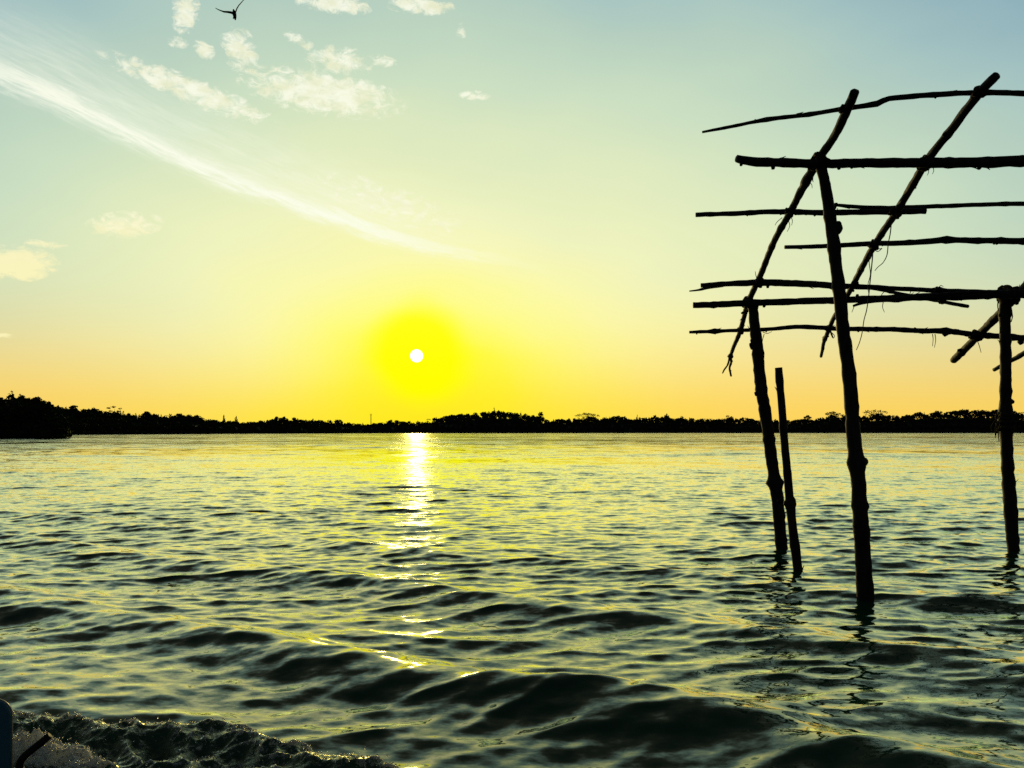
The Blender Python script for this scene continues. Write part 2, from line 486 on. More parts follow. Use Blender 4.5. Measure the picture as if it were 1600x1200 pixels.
def crown_parts(style, x, y, zb, h, w, r, leaf):
    """leaf masses of one crown: base zb, total height h, width w"""
    P = []
    if style == 'cone':
        for k in range(7):
            f = k / 6.0
            P.append(leaf_cloud((x + r.normal(0, .04 * w), y, zb + h * (0.25 + 0.72 * f)), (w * .5 * (1 - .85 * f), w * .5 * (1 - .85 * f), h * .11), int(26 * (1 - .6 * f)), leaf * (1 - .35 * f), r))
    elif style == 'umbrella':
        for k in range(9):
            ox = (k / 8 - .5) * .84 * w
            P.append(leaf_cloud((x + ox, y + r.uniform(-.3, .3) * w, zb + h * (0.88 - 0.9 * (ox / w) ** 2 + r.uniform(-.05, .02))), (w * .15, w * .2, h * .13), 24, leaf, r))
        P.append(leaf_cloud((x, y, zb + h * .52), (w * .44, w * .38, h * .34), 150, leaf, r))
    elif style == 'open':
        for k, (ox, oz) in enumerate(((-.42, .86), (-.05, .95), (.36, .82), (-.2, .62), (.22, .60))):
            P.append(leaf_cloud((x + ox * w, y + r.uniform(-.2, .2) * w, zb + h * oz), (w * .15, w * .15, h * .065), 22, leaf * .8, r))
    elif style == 'palm':
        for k in range(12):
            an = k / 12 * 6.283 + r.uniform(-.2, .2)
            L = w * .55
            prev = np.array((x, y, zb + h * .93))
            for q in range(1, 6):
                t = q / 5
                nx_ = np.array((x + math.cos(an) * L * t, y + math.sin(an) * L * t, zb + h * .93 + L * (0.75 * t - 1.15 * t * t)))
                sd_ = np.array((-math.sin(an), math.cos(an), 0)) * L * .16 * (1.1 - t)
                V = np.array((prev - sd_, prev + sd_, nx_ + sd_ * .8 - (0, 0, L * .05), nx_ - sd_ * .8 - (0, 0, L * .05)))
                P.append((V, np.array([[0, 1, 2, 3]]))); prev = nx_
    else:
        for k in range(9):
            d = r.normal(size=3); d /= np.linalg.norm(d)
            c = np.array((x, y, zb + h * .68)) + d * np.array((w * .27, w * .27, h * .20))
            P.append(leaf_cloud(c, np.array((w * .21, w * .21, h * .13)) * r.uniform(.7, 1.25), 26, leaf, r))
        P.append(leaf_cloud((x, y, zb + h * .55), (w * .36, w * .36, h * .25), 40, leaf, r))
    return P

def trunk_mesh(x, y, zb, h, rad, r, fork=True):
    """tapered trunk with a few limbs"""
    parts = []
    def tube(p0, p1, r0, r1, n=6, bend=0.0):
        p0 = np.array(p0, float); p1 = np.array(p1, float)
        ax = (p1 - p0) / np.linalg.norm(p1 - p0)
        e1 = np.cross(ax, (0.3, 1, 0.1)); e1 /= np.linalg.norm(e1); e2 = np.cross(ax, e1)
        off = r.normal(size=3) * bend
        V = []
        for i in range(5):
            t = i / 4
            c = p0 + (p1 - p0) * t + off * math.sin(t * 3.14)
            q = r0 + (r1 - r0) * t
            for j in range(n):
                an = 6.2832 * j / n
                V.append(c + (e1 * math.cos(an) + e2 * math.sin(an)) * q)
        Fq = [[i * n + j, i * n + (j + 1) % n, (i + 1) * n + (j + 1) % n, (i + 1) * n + j] for i in range(4) for j in range(n)]
        return np.array(V), np.array(Fq)
    parts.append(tube((x, y, zb - 0.4), (x, y, zb + h * .8), rad, rad * .45, bend=h * .015))
    if fork:
        for k in range(5):
            an = r.uniform(0, 6.28); z0 = zb + h * r.uniform(.35, .65)
            parts.append(tube((x, y, z0), (x + math.cos(an) * h * .25, y + math.sin(an) * h * .25, z0 + h * r.uniform(.12, .28)), rad * .45, rad * .15, 5, h * .01))
    return merge(parts)

def tree(name, label, px, ytop, Y, zb, wpx, style, leaf, group=None):
    r = np.random.default_rng(int(px * 7 + Y))
    x = (px - 800) / F * Y
    ztop = CAM_H + (HOR - ytop) / F * Y
    h = ztop - zb; w = wpx / F * Y
    e = empty(name, (x, Y, zb))
    V, Fq = merge(crown_parts(style, x, Y, zb, h, w, r, leaf))
    mesh_obj('crown', V, Fq, M_LEAF, e, smooth=False)
    V, Fq = trunk_mesh(x, Y, zb, h * (1.15 if style == 'palm' else 1.0), max(0.16, h * .02), r, style not in ('cone', 'palm'))
    mesh_obj('trunk', V, Fq, M_BARK, e)
    tag(e, label, 'tree', group)
    return e

def build_forest():
    r = np.random.default_rng(77)
    P = []
    # rows of trees from the water's edge up to the skyline
    for row, (off, frac, step) in enumerate(((3, 0.38, 4.5), (30, 0.66, 6.5), (58, 0.88, 5.5), (72, 1.0, 3.3))):
        x = -700.0
        while x < 2500:
            x += step * r.uniform(.5, 1.5) * (1.0 if -100 < x < 1700 else 2.2)
            D = float(dist_y(x)) + off + r.uniform(-6, 6)
            tp = HOR - float(sky_y(x))
            ytop = HOR - tp * frac + (r.exponential(1.6) if row == 3 else r.uniform(-1.2, 2.0)) - (r.random() < .16) * r.uniform(0, 2.6) * (row == 3)
            X = (x - 800) / F * D
            zt = CAM_H + (HOR - ytop + (1.6 if row == 3 else 0)) / F * D
            near = min(1.0, D / 900)
            h = min(zt, r.uniform(9, 15) * (0.55 + .45 * near)) + 0.4
            st = r.choice(['round', 'round', 'round', 'cone', 'umbrella', 'palm'], p=[.36, .3, .2, .09, .03, .02])
            w = h * {'round': .75, 'cone': .45, 'umbrella': .9, 'palm': .75}[st] * r.uniform(.8, 1.25)
            P += crown_parts(st, X, D, zt - h, h, w, r, 0.95 * (0.5 + .5 * near))
            if row == 0: P.append(leaf_cloud((X, D - 2, 1.0), (4.5, 2, 1.5), 26, 1.1 * (0.5 + .5 * near), r))
            # stem
            V, Fq = trunk_mesh(X, D, zt - h, h, h * .02, r, False)
            P.append((V, Fq))
    V, Fq = merge(P)
    o = mesh_obj('far_forest', V, Fq, M_LEAF, smooth=False)
    tag(o, 'dark continuous forest along the whole far shore', 'forest', kind='stuff')
    print('forest quads', len(Fq))
build_forest()

def ground_at(px, off):
    D = float(dist_y(px)); top = CAM_H + (HOR - float(sky_y(px))) / F * (D + 70)
    return float(np.interp(off, [0, 6, 25, 60, 95, 220], [-.8, .2, top * .3, top * .62, top * .7, top * .7]))

EMERGENT = [  # px, top row, width px, style, label
    (115, 633, 16, 'round', 'round bushy treetop on the far shore just right of the near dark headland'),
    (179, 635, 24, 'open', 'open tree with separate leaf tufts, tallest on the left far shore'),
    (229, 642, 12, 'round', 'small rounded treetop right of the open tufted tree'),
    (350, 649, 7, 'cone', 'narrow pointed treetop, left one of two spires left of centre'),
    (369, 650, 8, 'cone', 'narrow pointed treetop, right one of two spires left of centre'),
    (431, 650, 8, 'round', 'upright treetop on the low rise left of the mast'),
    (529, 656, 12, 'umbrella', 'flat wispy treetop a short way left of the radio mast'),
    (772, 637, 9, 'cone', 'spindly treetop crowning the highest hill right of the sun'),
    (845, 643, 12, 'round', 'tall bushy tree at the right end of the central hill'),
    (918, 645, 36, 'umbrella', 'wide flat-topped spreading tree right of the central hill'),
    (1042, 646, 10, 'round', 'compact dark treetop about midway between sun and stilt frame'),
    (1140, 648, 14, 'round', 'rounded treetop just left of the leaning left post'),
    (1262, 649, 11, 'umbrella', 'small flat treetop between the thin stake and the tall post'),
    (1300, 643, 24, 'umbrella', 'broad treetop just left of the tall front post on the shore'),
    (1366, 640, 34, 'umbrella', 'broad domed tree just right of the tall front post on the shore'),
    (1508, 638, 12, 'round', 'rounded treetop on the right hill left of the bound post'),
]
for px, yt, wpx, st, lab in EMERGENT:
    D = float(dist_y(px)); off = 66
    tree('shore_tree', lab, px, yt, D + off, ground_at(px, off), wpx, st, 0.9 * (0.5 + .5 * min(1, D / 900)), 'trees standing out on the far shore')

# radio mast: lattice of three legs with cross bars and antennas
def bar(p0, p1, r0, n=5):
    p0 = np.array(p0, float); p1 = np.array(p1, float)
    ax = (p1 - p0) / np.linalg.norm(p1 - p0)
    e1 = np.cross(ax, (0.31, .9, 0.17)); e1 /= np.linalg.norm(e1); e2 = np.cross(ax, e1)
    V = [p + (e1 * math.cos(6.2832 * j / n) + e2 * math.sin(6.2832 * j / n)) * r0 for p in (p0, p1) for j in range(n)]
    return np.array(V), np.array([[j, (j + 1) % n, n + (j + 1) % n, n + j] for j in range(n)])

def build_mast():
    Y = 930.0; x = (579.5 - 800) / F * Y; zb = 8.0
    zt = CAM_H + (HOR - 647.5) / F * Y
    e = empty('radio_mast', (x, Y, zb))
    P = []
    leg = [(math.cos(a) * 1.0, math.sin(a) * 1.0) for a in (0.3, 2.4, 4.5)]
    taper = lambda z: 1.0 - 0.65 * (z - zb) / (zt - zb)
    for (a, b) in leg: P.append(bar((x + a, Y + b, zb), (x + a * .35, Y + b * .35, zt), 0.16))
    mesh_obj('lattice_legs', *merge(P), M_MAST, e)
    P = []
    z = zb + 1
    while z < zt - 1:
        for i in range(3):
            a, b = leg[i], leg[(i + 1) % 3]
            t0, t1 = taper(z), taper(z + 1.4)
            P.append(bar((x + a[0] * t0, Y + a[1] * t0, z), (x + b[0] * t1, Y + b[1] * t1, z + 1.4), 0.07, 4))
        z += 1.5
    mesh_obj('cross_braces', *merge(P), M_MAST, e)
    mesh_obj('antenna', *merge([bar((x, Y, zt - .5), (x, Y, zt + 2.0), .08), bar((x - .8, Y, zt - 1.2), (x - .8, Y, zt + .6), .14), bar((x + .8, Y, zt - 1.2), (x + .8, Y, zt + .6), .14)]), M_MAST, e)
    tag(e, 'thin lattice radio mast above the far tree line left of the sun', 'mast')
build_mast()

# ------------------------------------------------------------------ near headland on the left
HEAD_Y = 170.0
HSKY = [(-500, 622), (-300, 612), (-150, 618), (-40, 620), (0, 623), (20, 622), (45, 623), (60, 624), (70, 628), (84, 636), (95, 645), (103, 656), (107, 668), (106, 678)]
hsky = lambda x: np.interp(x, [p[0] for p in HSKY], [p[1] for p in HSKY])
def build_headland():
    # low ground
    xs = np.linspace(-620, 104, 90)
    V = []
    for off, z in ((-3, -.6), (0, .15), (6, .6), (30, 1.4), (70, 1.0), (80, -.6)):
        Yr = HEAD_Y + off + 1.5 * perlin(xs * .03, xs * 0 + off, 51)
        edge = sstep(xs, 108, 60)
        V.append(np.stack([(xs - 800) / F * Yr, Yr, -0.6 + (z + .6) * (0.2 + .8 * edge)], -1))
    V = np.array(V); ny, nx, _ = V.shape
    idx = np.arange(ny * nx).reshape(ny, nx)
    Fq = np.stack([idx[:-1, :-1], idx[:-1, 1:], idx[1:, 1:], idx[1:, :-1]], -1).reshape(-1, 4)
    o = mesh_obj('headland', V.reshape(-1, 3), Fq, M_SOIL)
    tag(o, 'low muddy headland under dark mangroves on the left', 'headland', kind='structure')
    # mangrove mass overhanging the water
    r = np.random.default_rng(91)
    P = []
    x = -560.0
    while x < 106:
        for row in range(5):
            Yc = HEAD_Y - 1 + row * 5 + r.uniform(-1, 1)
            ztop = (HOR - float(hsky(x)) + 4.0) / F * HEAD_Y + CAM_H
            zc = ztop * r.uniform(.12, .91)
            rr = min(r.uniform(1.2, 2.0), max(.45, (ztop - zc) * .9))
            P.append(leaf_cloud(((min(x, 97) - 800) / F * Yc, Yc, zc), (rr * 1.1, rr * 1.1, rr), 60, 0.42, r))
        x += 2.6 if x > -60 else 8
    # skirt down to the water
    x = -560.0
    while x < 98:
        P.append(leaf_cloud(((x - 800) / F * HEAD_Y, HEAD_Y - 2.5 + r.uniform(-1, 1) + (2.0 if x > 96 else 0), r.uniform(.4, 1.2)), (1.2, 1.0, .8), 40, .40, r))
        x += 3.0 if x > -60 else 9
    V, Fq = merge(P)
    o = mesh_obj('mangrove_thicket', V, Fq, M_LEAF, smooth=False)
    tag(o, 'black mangrove thicket filling the left headland down to the water', 'thicket', kind='stuff')
build_headland()
for px, yt, wpx, st, lab in [
    (17, 612.5, 18, 'round', 'tallest treetop on the near left headland, left of two knobs'),
    (33, 614.5, 15, 'round', 'second knobbed treetop on the near left headland'),
    (51, 620, 24, 'umbrella', 'flat spreading crown right of the two knobs on the near headland'),
    (68, 624.5, 24, 'round', 'smooth domed crown halfway down the near headland slope'),
    (86, 635, 24, 'round', 'lower rounded crown near the right end of the headland'),
    (97, 647, 20, 'round', 'lowest tree at the tip of the near headland by the water'),
]:
    tree('mangrove_tree', lab, px, yt, HEAD_Y + 6, 0.5, wpx, st, 0.36, 'trees on the near headland')

# ------------------------------------------------------------------ pole frame
def roofY(py):
    return 4.445 / (0.33 + (HOR - py) / F)

def catmull(P, per=6):
    P = np.asarray(P, float)
    Q = np.vstack([2 * P[0] - P[1], P, 2 * P[-1] - P[-2]])
    out = []
    for i in range(1, len(Q) - 2):
        p0, p1, p2, p3 = Q[i - 1], Q[i], Q[i + 1], Q[i + 2]
        for t in np.linspace(0, 1, per, endpoint=False):
            out.append(.5 * ((2 * p1) + (-p0 + p2) * t + (2 * p0 - 5 * p1 + 4 * p2 - p3) * t * t + (-p0 + 3 * p1 - 3 * p2 + p3) * t ** 3))
    out.append(Q[-2])
    return np.array(out)

def tube_mesh(path, rad, n=12, rough=0.06, seed=0, cap=True):
    """tube with uneven skin along a path; rad per point"""
    r = np.random.default_rng(seed)
    path = np.asarray(path, float); m = len(path)
    tan = np.gradient(path, axis=0); tan /= np.linalg.norm(tan, axis=1)[:, None]
    ref = np.array((0.13, 0.97, 0.21))
    e1 = np.cross(tan, ref); e1 /= np.linalg.norm(e1, axis=1)[:, None]
    e2 = np.cross(tan, e1)
    s = np.concatenate([[0], np.cumsum(np.linalg.norm(np.diff(path, axis=0), axis=1))])
    V = []
    for j in range(n):
        an = 2 * np.pi * j / n
        nz = perlin(s * 9 + seed * 3.7, np.full(m, j * .9), seed) * 1.0 + 0.6 * perlin(s * 26 + 5, np.full(m, j * 1.7), seed + 1)
        q = rad * (1 + rough * nz * 2)
        V.append(path + e1 * (np.cos(an) * q)[:, None] + e2 * (np.sin(an) * q)[:, None])
    V = np.stack(V, 1).reshape(-1, 3)
    Fq = [[i * n + j, i * n + (j + 1) % n, (i + 1) * n + (j + 1) % n, (i + 1) * n + j] for i in range(m - 1) for j in range(n)]
    if cap:
        k = len(V)
        c0 = path[0] + r.normal(size=3) * rad[0] * .12; c1 = path[-1] + r.normal(size=3) * rad[-1] * .12
        V = np.vstack([V, c0, c1])
        for j in range(n):
            Fq.append([k, (j + 1) % n, j, j]); Fq.append([k + 1, (m - 1) * n + j, (m - 1) * n + (j + 1) % n, (m - 1) * n + (j + 1) % n])
    return V, Fq

def blob(cen, rad, seed, n=1):
    """knotty lump"""
    r = np.random.default_rng(seed)
    V, Fq = [], []
    nu, nv = 9, 6
    for i in range(nv + 1):
        for j in range(nu):
            th = math.pi * i / nv; ph = 2 * math.pi * j / nu
            q = 1 + (r.normal(0, .10) if 0 < i < nv else 0)
            V.append(np.asarray(cen) + np.asarray(rad) * q * np.array((math.sin(th) * math.cos(ph), math.sin(th) * math.sin(ph), math.cos(th))))
    for i in range(nv):
        for j in range(nu):
            Fq.append([i * nu + j, i * nu + (j + 1) % nu, (i + 1) * nu + (j + 1) % nu, (i + 1) * nu + j])
    return np.array(V), Fq

def join_lists(parts):
    Vs, Fs, k = [], [], 0
    for V, Fq in parts:
        Vs.append(np.asarray(V))
        for f in Fq:
            g = []
            for q in f:
                if q + k not in g: g.append(int(q) + k)
            if len(g) > 2: Fs.append(g)
        k += len(V)
    return np.vstack(Vs), Fs

frame = empty('pole_frame', (at(1352, 940, 6.3).x, 6.3, 0.0))
_seed = [100]

def depth(py, lift, fixed=None):
    if fixed is not None: return fixed
    s = (HOR - py) / F
    return roofY(py) + lift / ((0.33 + s) / 1.053)

def pole(name, pts, parent=frame, lift=0.0, knots=(), stubs=0, rough=0.10, per=7, mat=None, label=None, extra=()):
    """pts: (px, py, width px[, Y]); knots: (px, py, size px, side) burls; stubs: number of cut twig ends"""
    _seed[0] += 1; sd_ = _seed[0]; r = np.random.default_rng(sd_)
    P, Wd = [], []
    for p in pts:
        Y = p[3] if len(p) > 3 else depth(p[1], lift)
        v = at(p[0], p[1], Y)
        P.append((*v, p[2] / F * Y * .515))
    Q = catmull(P, per)
    path, rad = Q[:, :3], np.maximum(Q[:, 3], .004)
    # densify
    s = np.concatenate([[0], np.cumsum(np.linalg.norm(np.diff(path, axis=0), axis=1))])
    m = max(12, int(s[-1] / 0.045))
    sn = np.linspace(0, s[-1], m)
    path = np.stack([np.interp(sn, s, path[:, k]) for k in range(3)], 1); rad = np.interp(sn, s, rad)
    # slight crookedness
    path[:, 2] += 0.010 * perlin(sn * 2.2, sn * 0 + sd_, sd_); path[:, 0] += 0.008 * perlin(sn * 2.2, sn * 0 + sd_ + 5, sd_)
    # swollen rings
    for (kx, ky, ks) in knots:
        kk = np.argmin([abs((q[0] / q[1] * F + 800) - kx) + abs(HOR - (q[2] - CAM_H) / q[1] * F - ky) for q in path])
        rad = np.maximum(rad, 0) + (ks / F * path[kk][1]) * .5 * np.exp(-((sn - sn[kk]) / 0.045) ** 2)
    q_ = r.uniform(.1, .3)
    while q_ < s[-1]:
        rad = rad * (1 + r.uniform(.06, .20) * np.exp(-((sn - q_) / r.uniform(.015, .035)) ** 2)); q_ += r.uniform(.18, .5)
    parts = [tube_mesh(path, rad, 12, rough, sd_)]
    for k in range(int(s[-1] * 2.2)):       # peeling flakes of bark
        i = r.integers(1, m - 3); d = r.normal(size=3); d[1] *= .3; d /= np.linalg.norm(d)
        p0 = path[i] + d * rad[i] * .85; ax = path[i + 1] - path[i]; ax = ax / np.linalg.norm(ax)
        st = np.array([p0, p0 + ax * .03 + d * rad[i] * .25, p0 + ax * .055 + d * rad[i] * .6])
        parts.append(tube_mesh(st, np.array([.006, .005, .0025]), 5, .1, sd_ + k))
    for k in range(stubs):
        i = r.integers(2, m - 2)
        d = r.normal(size=3); d[1] *= .4; d[2] -= .7; d /= np.linalg.norm(d)
        L = rad[i] * r.uniform(1.3, 1.9)
        p0 = path[i]; st = np.array([p0, p0 + d * L * .6, p0 + d * L])
        parts.append(tube_mesh(st, np.array([rad[i] * .7, rad[i] * .5, rad[i] * .35]), 7, .1, sd_ + k))
    for (bx, by, bs) in extra:
        Yb = path[np.argmin([abs(HOR - (q[2] - CAM_H) / q[1] * F - by) + abs((q[0] / q[1] * F + 800) - bx) for q in path])][1]
        c = at(bx, by, Yb); q = bs / F * Yb * .5
        parts.append(blob(c, (q, q, q * 1.15), sd_ + 50))
    V, Fq = join_lists(parts)
    o = mesh_obj(name, V, Fq, mat or M_WOOD, parent)
    if label: o['label'] = label
    return o, path

# posts (feet driven below the surface)
pole('post', [(1356, 1040, 24, 6.44), (1353, 950, 24, 6.44), (1351, 900, 24, 6.43), (1347, 850, 23, 6.42), (1342, 770, 21.5, 6.32), (1337.5, 722, 21, 6.34), (1335, 690, 20.5, 6.35), (1329, 616, 20, 6.37),
              (1316, 500, 18.5, 6.38), (1305, 400, 17.5, 6.39), (1298, 350, 17, 6.4), (1291, 300, 16, 6.4), (1284, 262, 15, 6.4), (1281, 246, 14, 6.4)],
     knots=((1340, 724, 9),), extra=((1308, 358, 17), (1309, 352, 12), (1329, 724, 12), (1350, 722, 13)), label='tall leaning front post with a burl near its top')
pole('post', [(1230, 960, 17, 9.0), (1224, 880, 17, 9.0), (1220.5, 850, 17, 9.0), (1216, 790, 18, 9.0), (1210, 750, 18, 8.98), (1208, 735, 17.5, 8.97), (1199.5, 670, 17, 8.95), (1189, 602, 17.5, 8.92),
              (1183, 541, 16.5, 8.9), (1179, 505, 15, 8.88), (1176, 472, 14, 8.86)],
     knots=((1211, 754, 6),), extra=((1176, 540, 11), (1176, 533, 8), (1182, 615, 7)), stubs=2, label='rough leaning left post holding the lower beam')
pole('post', [(1591, 960, 17, 9.1), (1585, 870, 17, 9.1), (1583, 850, 17, 9.1), (1578.5, 790, 18, 9.1), (1573.5, 710, 16.5, 9.1), (1571.5, 650, 17, 9.1), (1571.5, 600, 15.5, 9.1), (1571, 530, 15, 9.1), (1570.5, 490, 16, 9.1), (1571, 455, 17, 9.1)],
     knots=((1572, 655, 7),), stubs=2, label='right post with frayed binding at mid height')
# beams that carry the rafters
pole('ridge_beam', [(1151, 248, 11), (1165, 250.5, 13), (1188, 253, 13.5), (1283, 255.5, 13), (1360, 255, 13.5), (1445, 254, 15), (1520, 254, 15.5), (1600, 251.5, 17), (1700, 249, 18), (1800, 247, 18), (1950, 245, 18), (2100, 243, 18)], lift=-.10, stubs=8, extra=((1158, 257, 5), (1331, 261, 5)))
pole('eave_beam', [(1083, 477, 9), (1130, 475, 9.5), (1188, 473, 10), (1303, 469, 10), (1431, 465, 11), (1500, 462, 12.5), (1556, 460, 13.5), (1596, 459, 13), (1610, 459, 13)], lift=-.085, stubs=5)
# rafters
pole('rafter', [(1335.5, 144, 13.5), (1325, 169, 13.5), (1313, 195, 13), (1303, 214, 12), (1293, 229, 12), (1281, 247, 12.5), (1262, 279, 12.5), (1239, 323, 10.5), (1215, 367, 9.5), (1195, 412, 9), (1184, 441, 9), (1170, 470, 8.5), (1164, 490, 7.5),
                (1157, 516, 7), (1148, 538, 6), (1141, 557, 5)], stubs=5, knots=((1141, 557, 3), (1262, 279, 3)), label='front-left rafter ending in a forked twig')
pole('rafter', [(1557, 118, 13), (1543, 132, 13.5), (1529, 147, 13.5), (1507, 175, 13), (1485, 205, 12.5), (1448, 252, 12), (1431, 280, 11.5), (1414, 309, 11), (1396, 338, 10.5), (1364, 387, 10), (1340, 431, 8.5), (1326, 458, 7.5), (1301, 501, 6.5), (1289.5, 528, 6), (1286, 540, 5), (1283, 557, 4.5)],
     stubs=6, knots=((1289, 528, 2),))
pole('rafter', [(1490, 563, 10), (1500, 553, 11), (1526, 527, 11), (1563, 489, 12), (1600, 450, 13), (1640, 405, 13), (1690, 345, 14), (1740, 280, 14), (1772, 240, 14), (1815, 185, 14)], lift=.12, stubs=2, label='stout rafter cut off square at its lower end')
pole('rafter', [(1553, 578, 5.5), (1575, 566, 6.5), (1600, 552, 7.5), (1660, 512, 9), (1740, 455, 10), (1830, 388, 11), (1930, 308, 12), (2010, 243, 13), (2060, 196, 13)], lift=.12, stubs=0)
# purlins on top of the rafters
pole('purlin', [(1097, 206.5, 3.5), (1141, 198, 5), (1170, 192, 5), (1198, 187, 6), (1262, 179, 6.5), (1316, 170.5, 7), (1369, 162.5, 7.5), (1381, 157, 8), (1392, 153.5, 8), (1448, 149, 8), (1529, 144, 8), (1600, 146.5, 8.5), (1700, 150, 9), (1780, 152, 9)], lift=.075, stubs=6, knots=((1200, 187, 2), (1370, 162, 2)), label='topmost thin purlin with a kink')
pole('purlin', [(1087, 335.5, 6.5), (1160, 333, 7.5), (1239, 331, 8), (1300, 332, 8.5), (1364, 331.5, 8.5), (1446, 330, 9)], lift=.07, stubs=4)
pole('purlin', [(1302, 320, 4.5), (1340, 323, 6), (1364, 324.5, 6.5), (1411, 325, 7), (1465, 322, 6.5), (1530, 320, 6.5), (1600, 318.5, 7), (1700, 316, 7), (1780, 314, 7)], lift=.19, stubs=3)
pole('purlin', [(1226, 386, 5.5), (1303, 384, 7), (1364, 380.5, 7.5), (1430, 378.5, 8.5), (1480, 375.5, 9), (1530, 376, 9), (1600, 376.5, 9.5), (1700, 377, 10), (1780, 378, 10)], lift=.07, stubs=3, knots=((1480, 375, 4),))
pole('purlin', [(1095, 446, 6.5), (1130, 444, 8), (1188, 441.5, 10), (1230, 442.5, 10), (1303, 446, 9.5), (1360, 449, 7.5), (1414, 451.5, 7), (1465, 454, 7), (1530, 456.5, 8), (1580, 459, 8)], lift=.07, stubs=3, knots=((1465, 453, 5),))
pole('split_end', [(1130, 446, 5), (1105, 450, 4), (1090, 453.5, 3), (1077, 455, 2)], lift=.07)
pole('purlin', [(1077, 519, 4), (1095, 518.5, 5), (1114, 518, 5.5), (1150, 516, 5.5), (1188, 515, 6), (1215, 513.5, 6), (1252, 510.5, 7), (1290, 512.5, 7), (1316, 514, 7), (1384, 514.5, 7.5), (1440, 516.5, 8), (1478, 517.5, 8.5), (1526, 523, 8.5), (1570, 526, 9), (1600, 528.5, 9.5), (1680, 532, 10)], lift=.07, stubs=8, knots=((1114, 518, 4), (1478, 519, 4)), extra=((1477, 521, 9), (1595, 534, 9)), label='lowest purlin with lumps of old binding')
pole('stick', [(1333, 478, 3.5), (1353, 472.5, 5), (1400, 467, 5), (1450, 462, 5), (1500, 458, 5), (1545, 456, 5)], lift=-.16)
pole('stick', [(1360, 450, 5), (1397, 457, 5), (1431, 464, 5.5), (1472, 471, 5.5), (1512, 479, 5.5)], lift=.16, extra=((1470, 470, 9),))
# twigs at the tail of the left rafter
pole('twig', [(1141, 557, 4), (1143, 566, 3.5), (1140, 575, 3), (1142, 587, 3)], stubs=4)
pole('twig', [(1140, 559, 3.5), (1137, 570, 2.5), (1132, 577, 2.5), (1129, 583, 2)], stubs=1)
pole('twig', [(1296, 512, 3), (1299, 522, 2.5), (1301, 527, 2.5)], stubs=2)

# lashings: turns of coir rope at the crossings
def lashing(px, py, size, Y, tilt=0.0, turns=4, label=None, h=1.0):
    _seed[0] += 1; r = np.random.default_rng(_seed[0])
    c = np.array(at(px, py, Y)); q = size / F * Y * .56
    parts = []
    for k in range(turns):
        nrm_ = np.array((math.cos(tilt + (k % 2) * 1.3), r.uniform(-.25, .25), math.sin(tilt + (k % 2) * 1.3))); nrm_ /= np.linalg.norm(nrm_)
        e1 = np.cross(nrm_, (0, 1, .2)); e1 /= np.linalg.norm(e1); e2 = np.cross(nrm_, e1)
        cc = c + nrm_ * q * h * r.uniform(-.55, .55)
        an = np.linspace(0, 2 * np.pi * .98, 15)
        rr = q * (1 + .12 * np.sin(an * 3 + k))
        path = cc + (e1[None] * np.cos(an)[:, None] + e2[None] * np.sin(an)[:, None] * 1.25) * rr[:, None]
        parts.append(tube_mesh(path, np.full(15, q * .26), 6, .15, _seed[0] + k))
    parts.append(blob(c, (q * .85, q * 1.1, q * .85 * h), _seed[0]))
    V, Fq = join_lists(parts)
    o = mesh_obj('lashing', V, Fq, M_LASH, frame)
    if label: o['label'] = label

def dY(py): return roofY(py)
for (px, py, sz, tl, Y) in [
    (1281, 252, 21, .5, 6.42), (1446, 255, 17, .5, 6.42), (1529, 146, 15, .8, None), (1318, 171, 11, .6, None),
    (1236, 331, 13, .6, None), (1400, 332, 15, .5, None), (1366, 383, 13, .4, None), (1186, 442, 12, .6, None),
    (1172, 474, 18, .6, 8.88), (1335, 444, 10, .4, None), (1573, 463, 25, .5, 9.05), (1157, 517, 9, .4, None),
    (1525, 525, 14, .6, None), (1304, 322, 7, .4, None), (1465, 454, 9, .3, None), (1472, 470, 8, .3, None), (1294, 513, 7, .4, None)]:
    lashing(px, py, sz, Y or dY(py), tl)
lashing(1571, 655, 18, 9.1, 1.5, 7, 'frayed rope binding round the right post', 1.5)
lashing(1571, 672, 17, 9.1, 1.5, 5, None, 1.2)

# loose fibres and strings
def fibre(pts, wpx=1.3, name='loose_fibre', Y=None):
    _seed[0] += 1
    P = [tuple(at(x, y, Y or roofY(pts[0][1]) - .03)) for x, y in pts]
    Q = catmull(P, 5)
    w = wpx / F * (Y or roofY(pts[0][1])) * .5
    V, Fq = join_lists([tube_mesh(Q, np.linspace(w, w * .6, len(Q)), 5, .05, _seed[0])])
    mesh_obj(name, V, Fq, M_LASH, frame)
fibre([(1393, 345), (1391, 365), (1388, 380), (1386, 398), (1380, 410), (1372, 417), (1367, 423)], 1.8, 'hanging_string')
fibre([(1364, 388), (1363, 405), (1361, 425), (1359, 445), (1357, 465), (1354, 485), (1350, 500), (1347, 520), (1343, 535), (1338, 547)], 2.0, 'hanging_string')
fibre([(1362, 390), (1358, 408), (1360, 428), (1356, 446), (1358, 462)], 1.5, 'hanging_string')
fibre([(1368, 385), (1374, 389), (1378, 388), (1372, 393), (1367, 391)], 1.6)
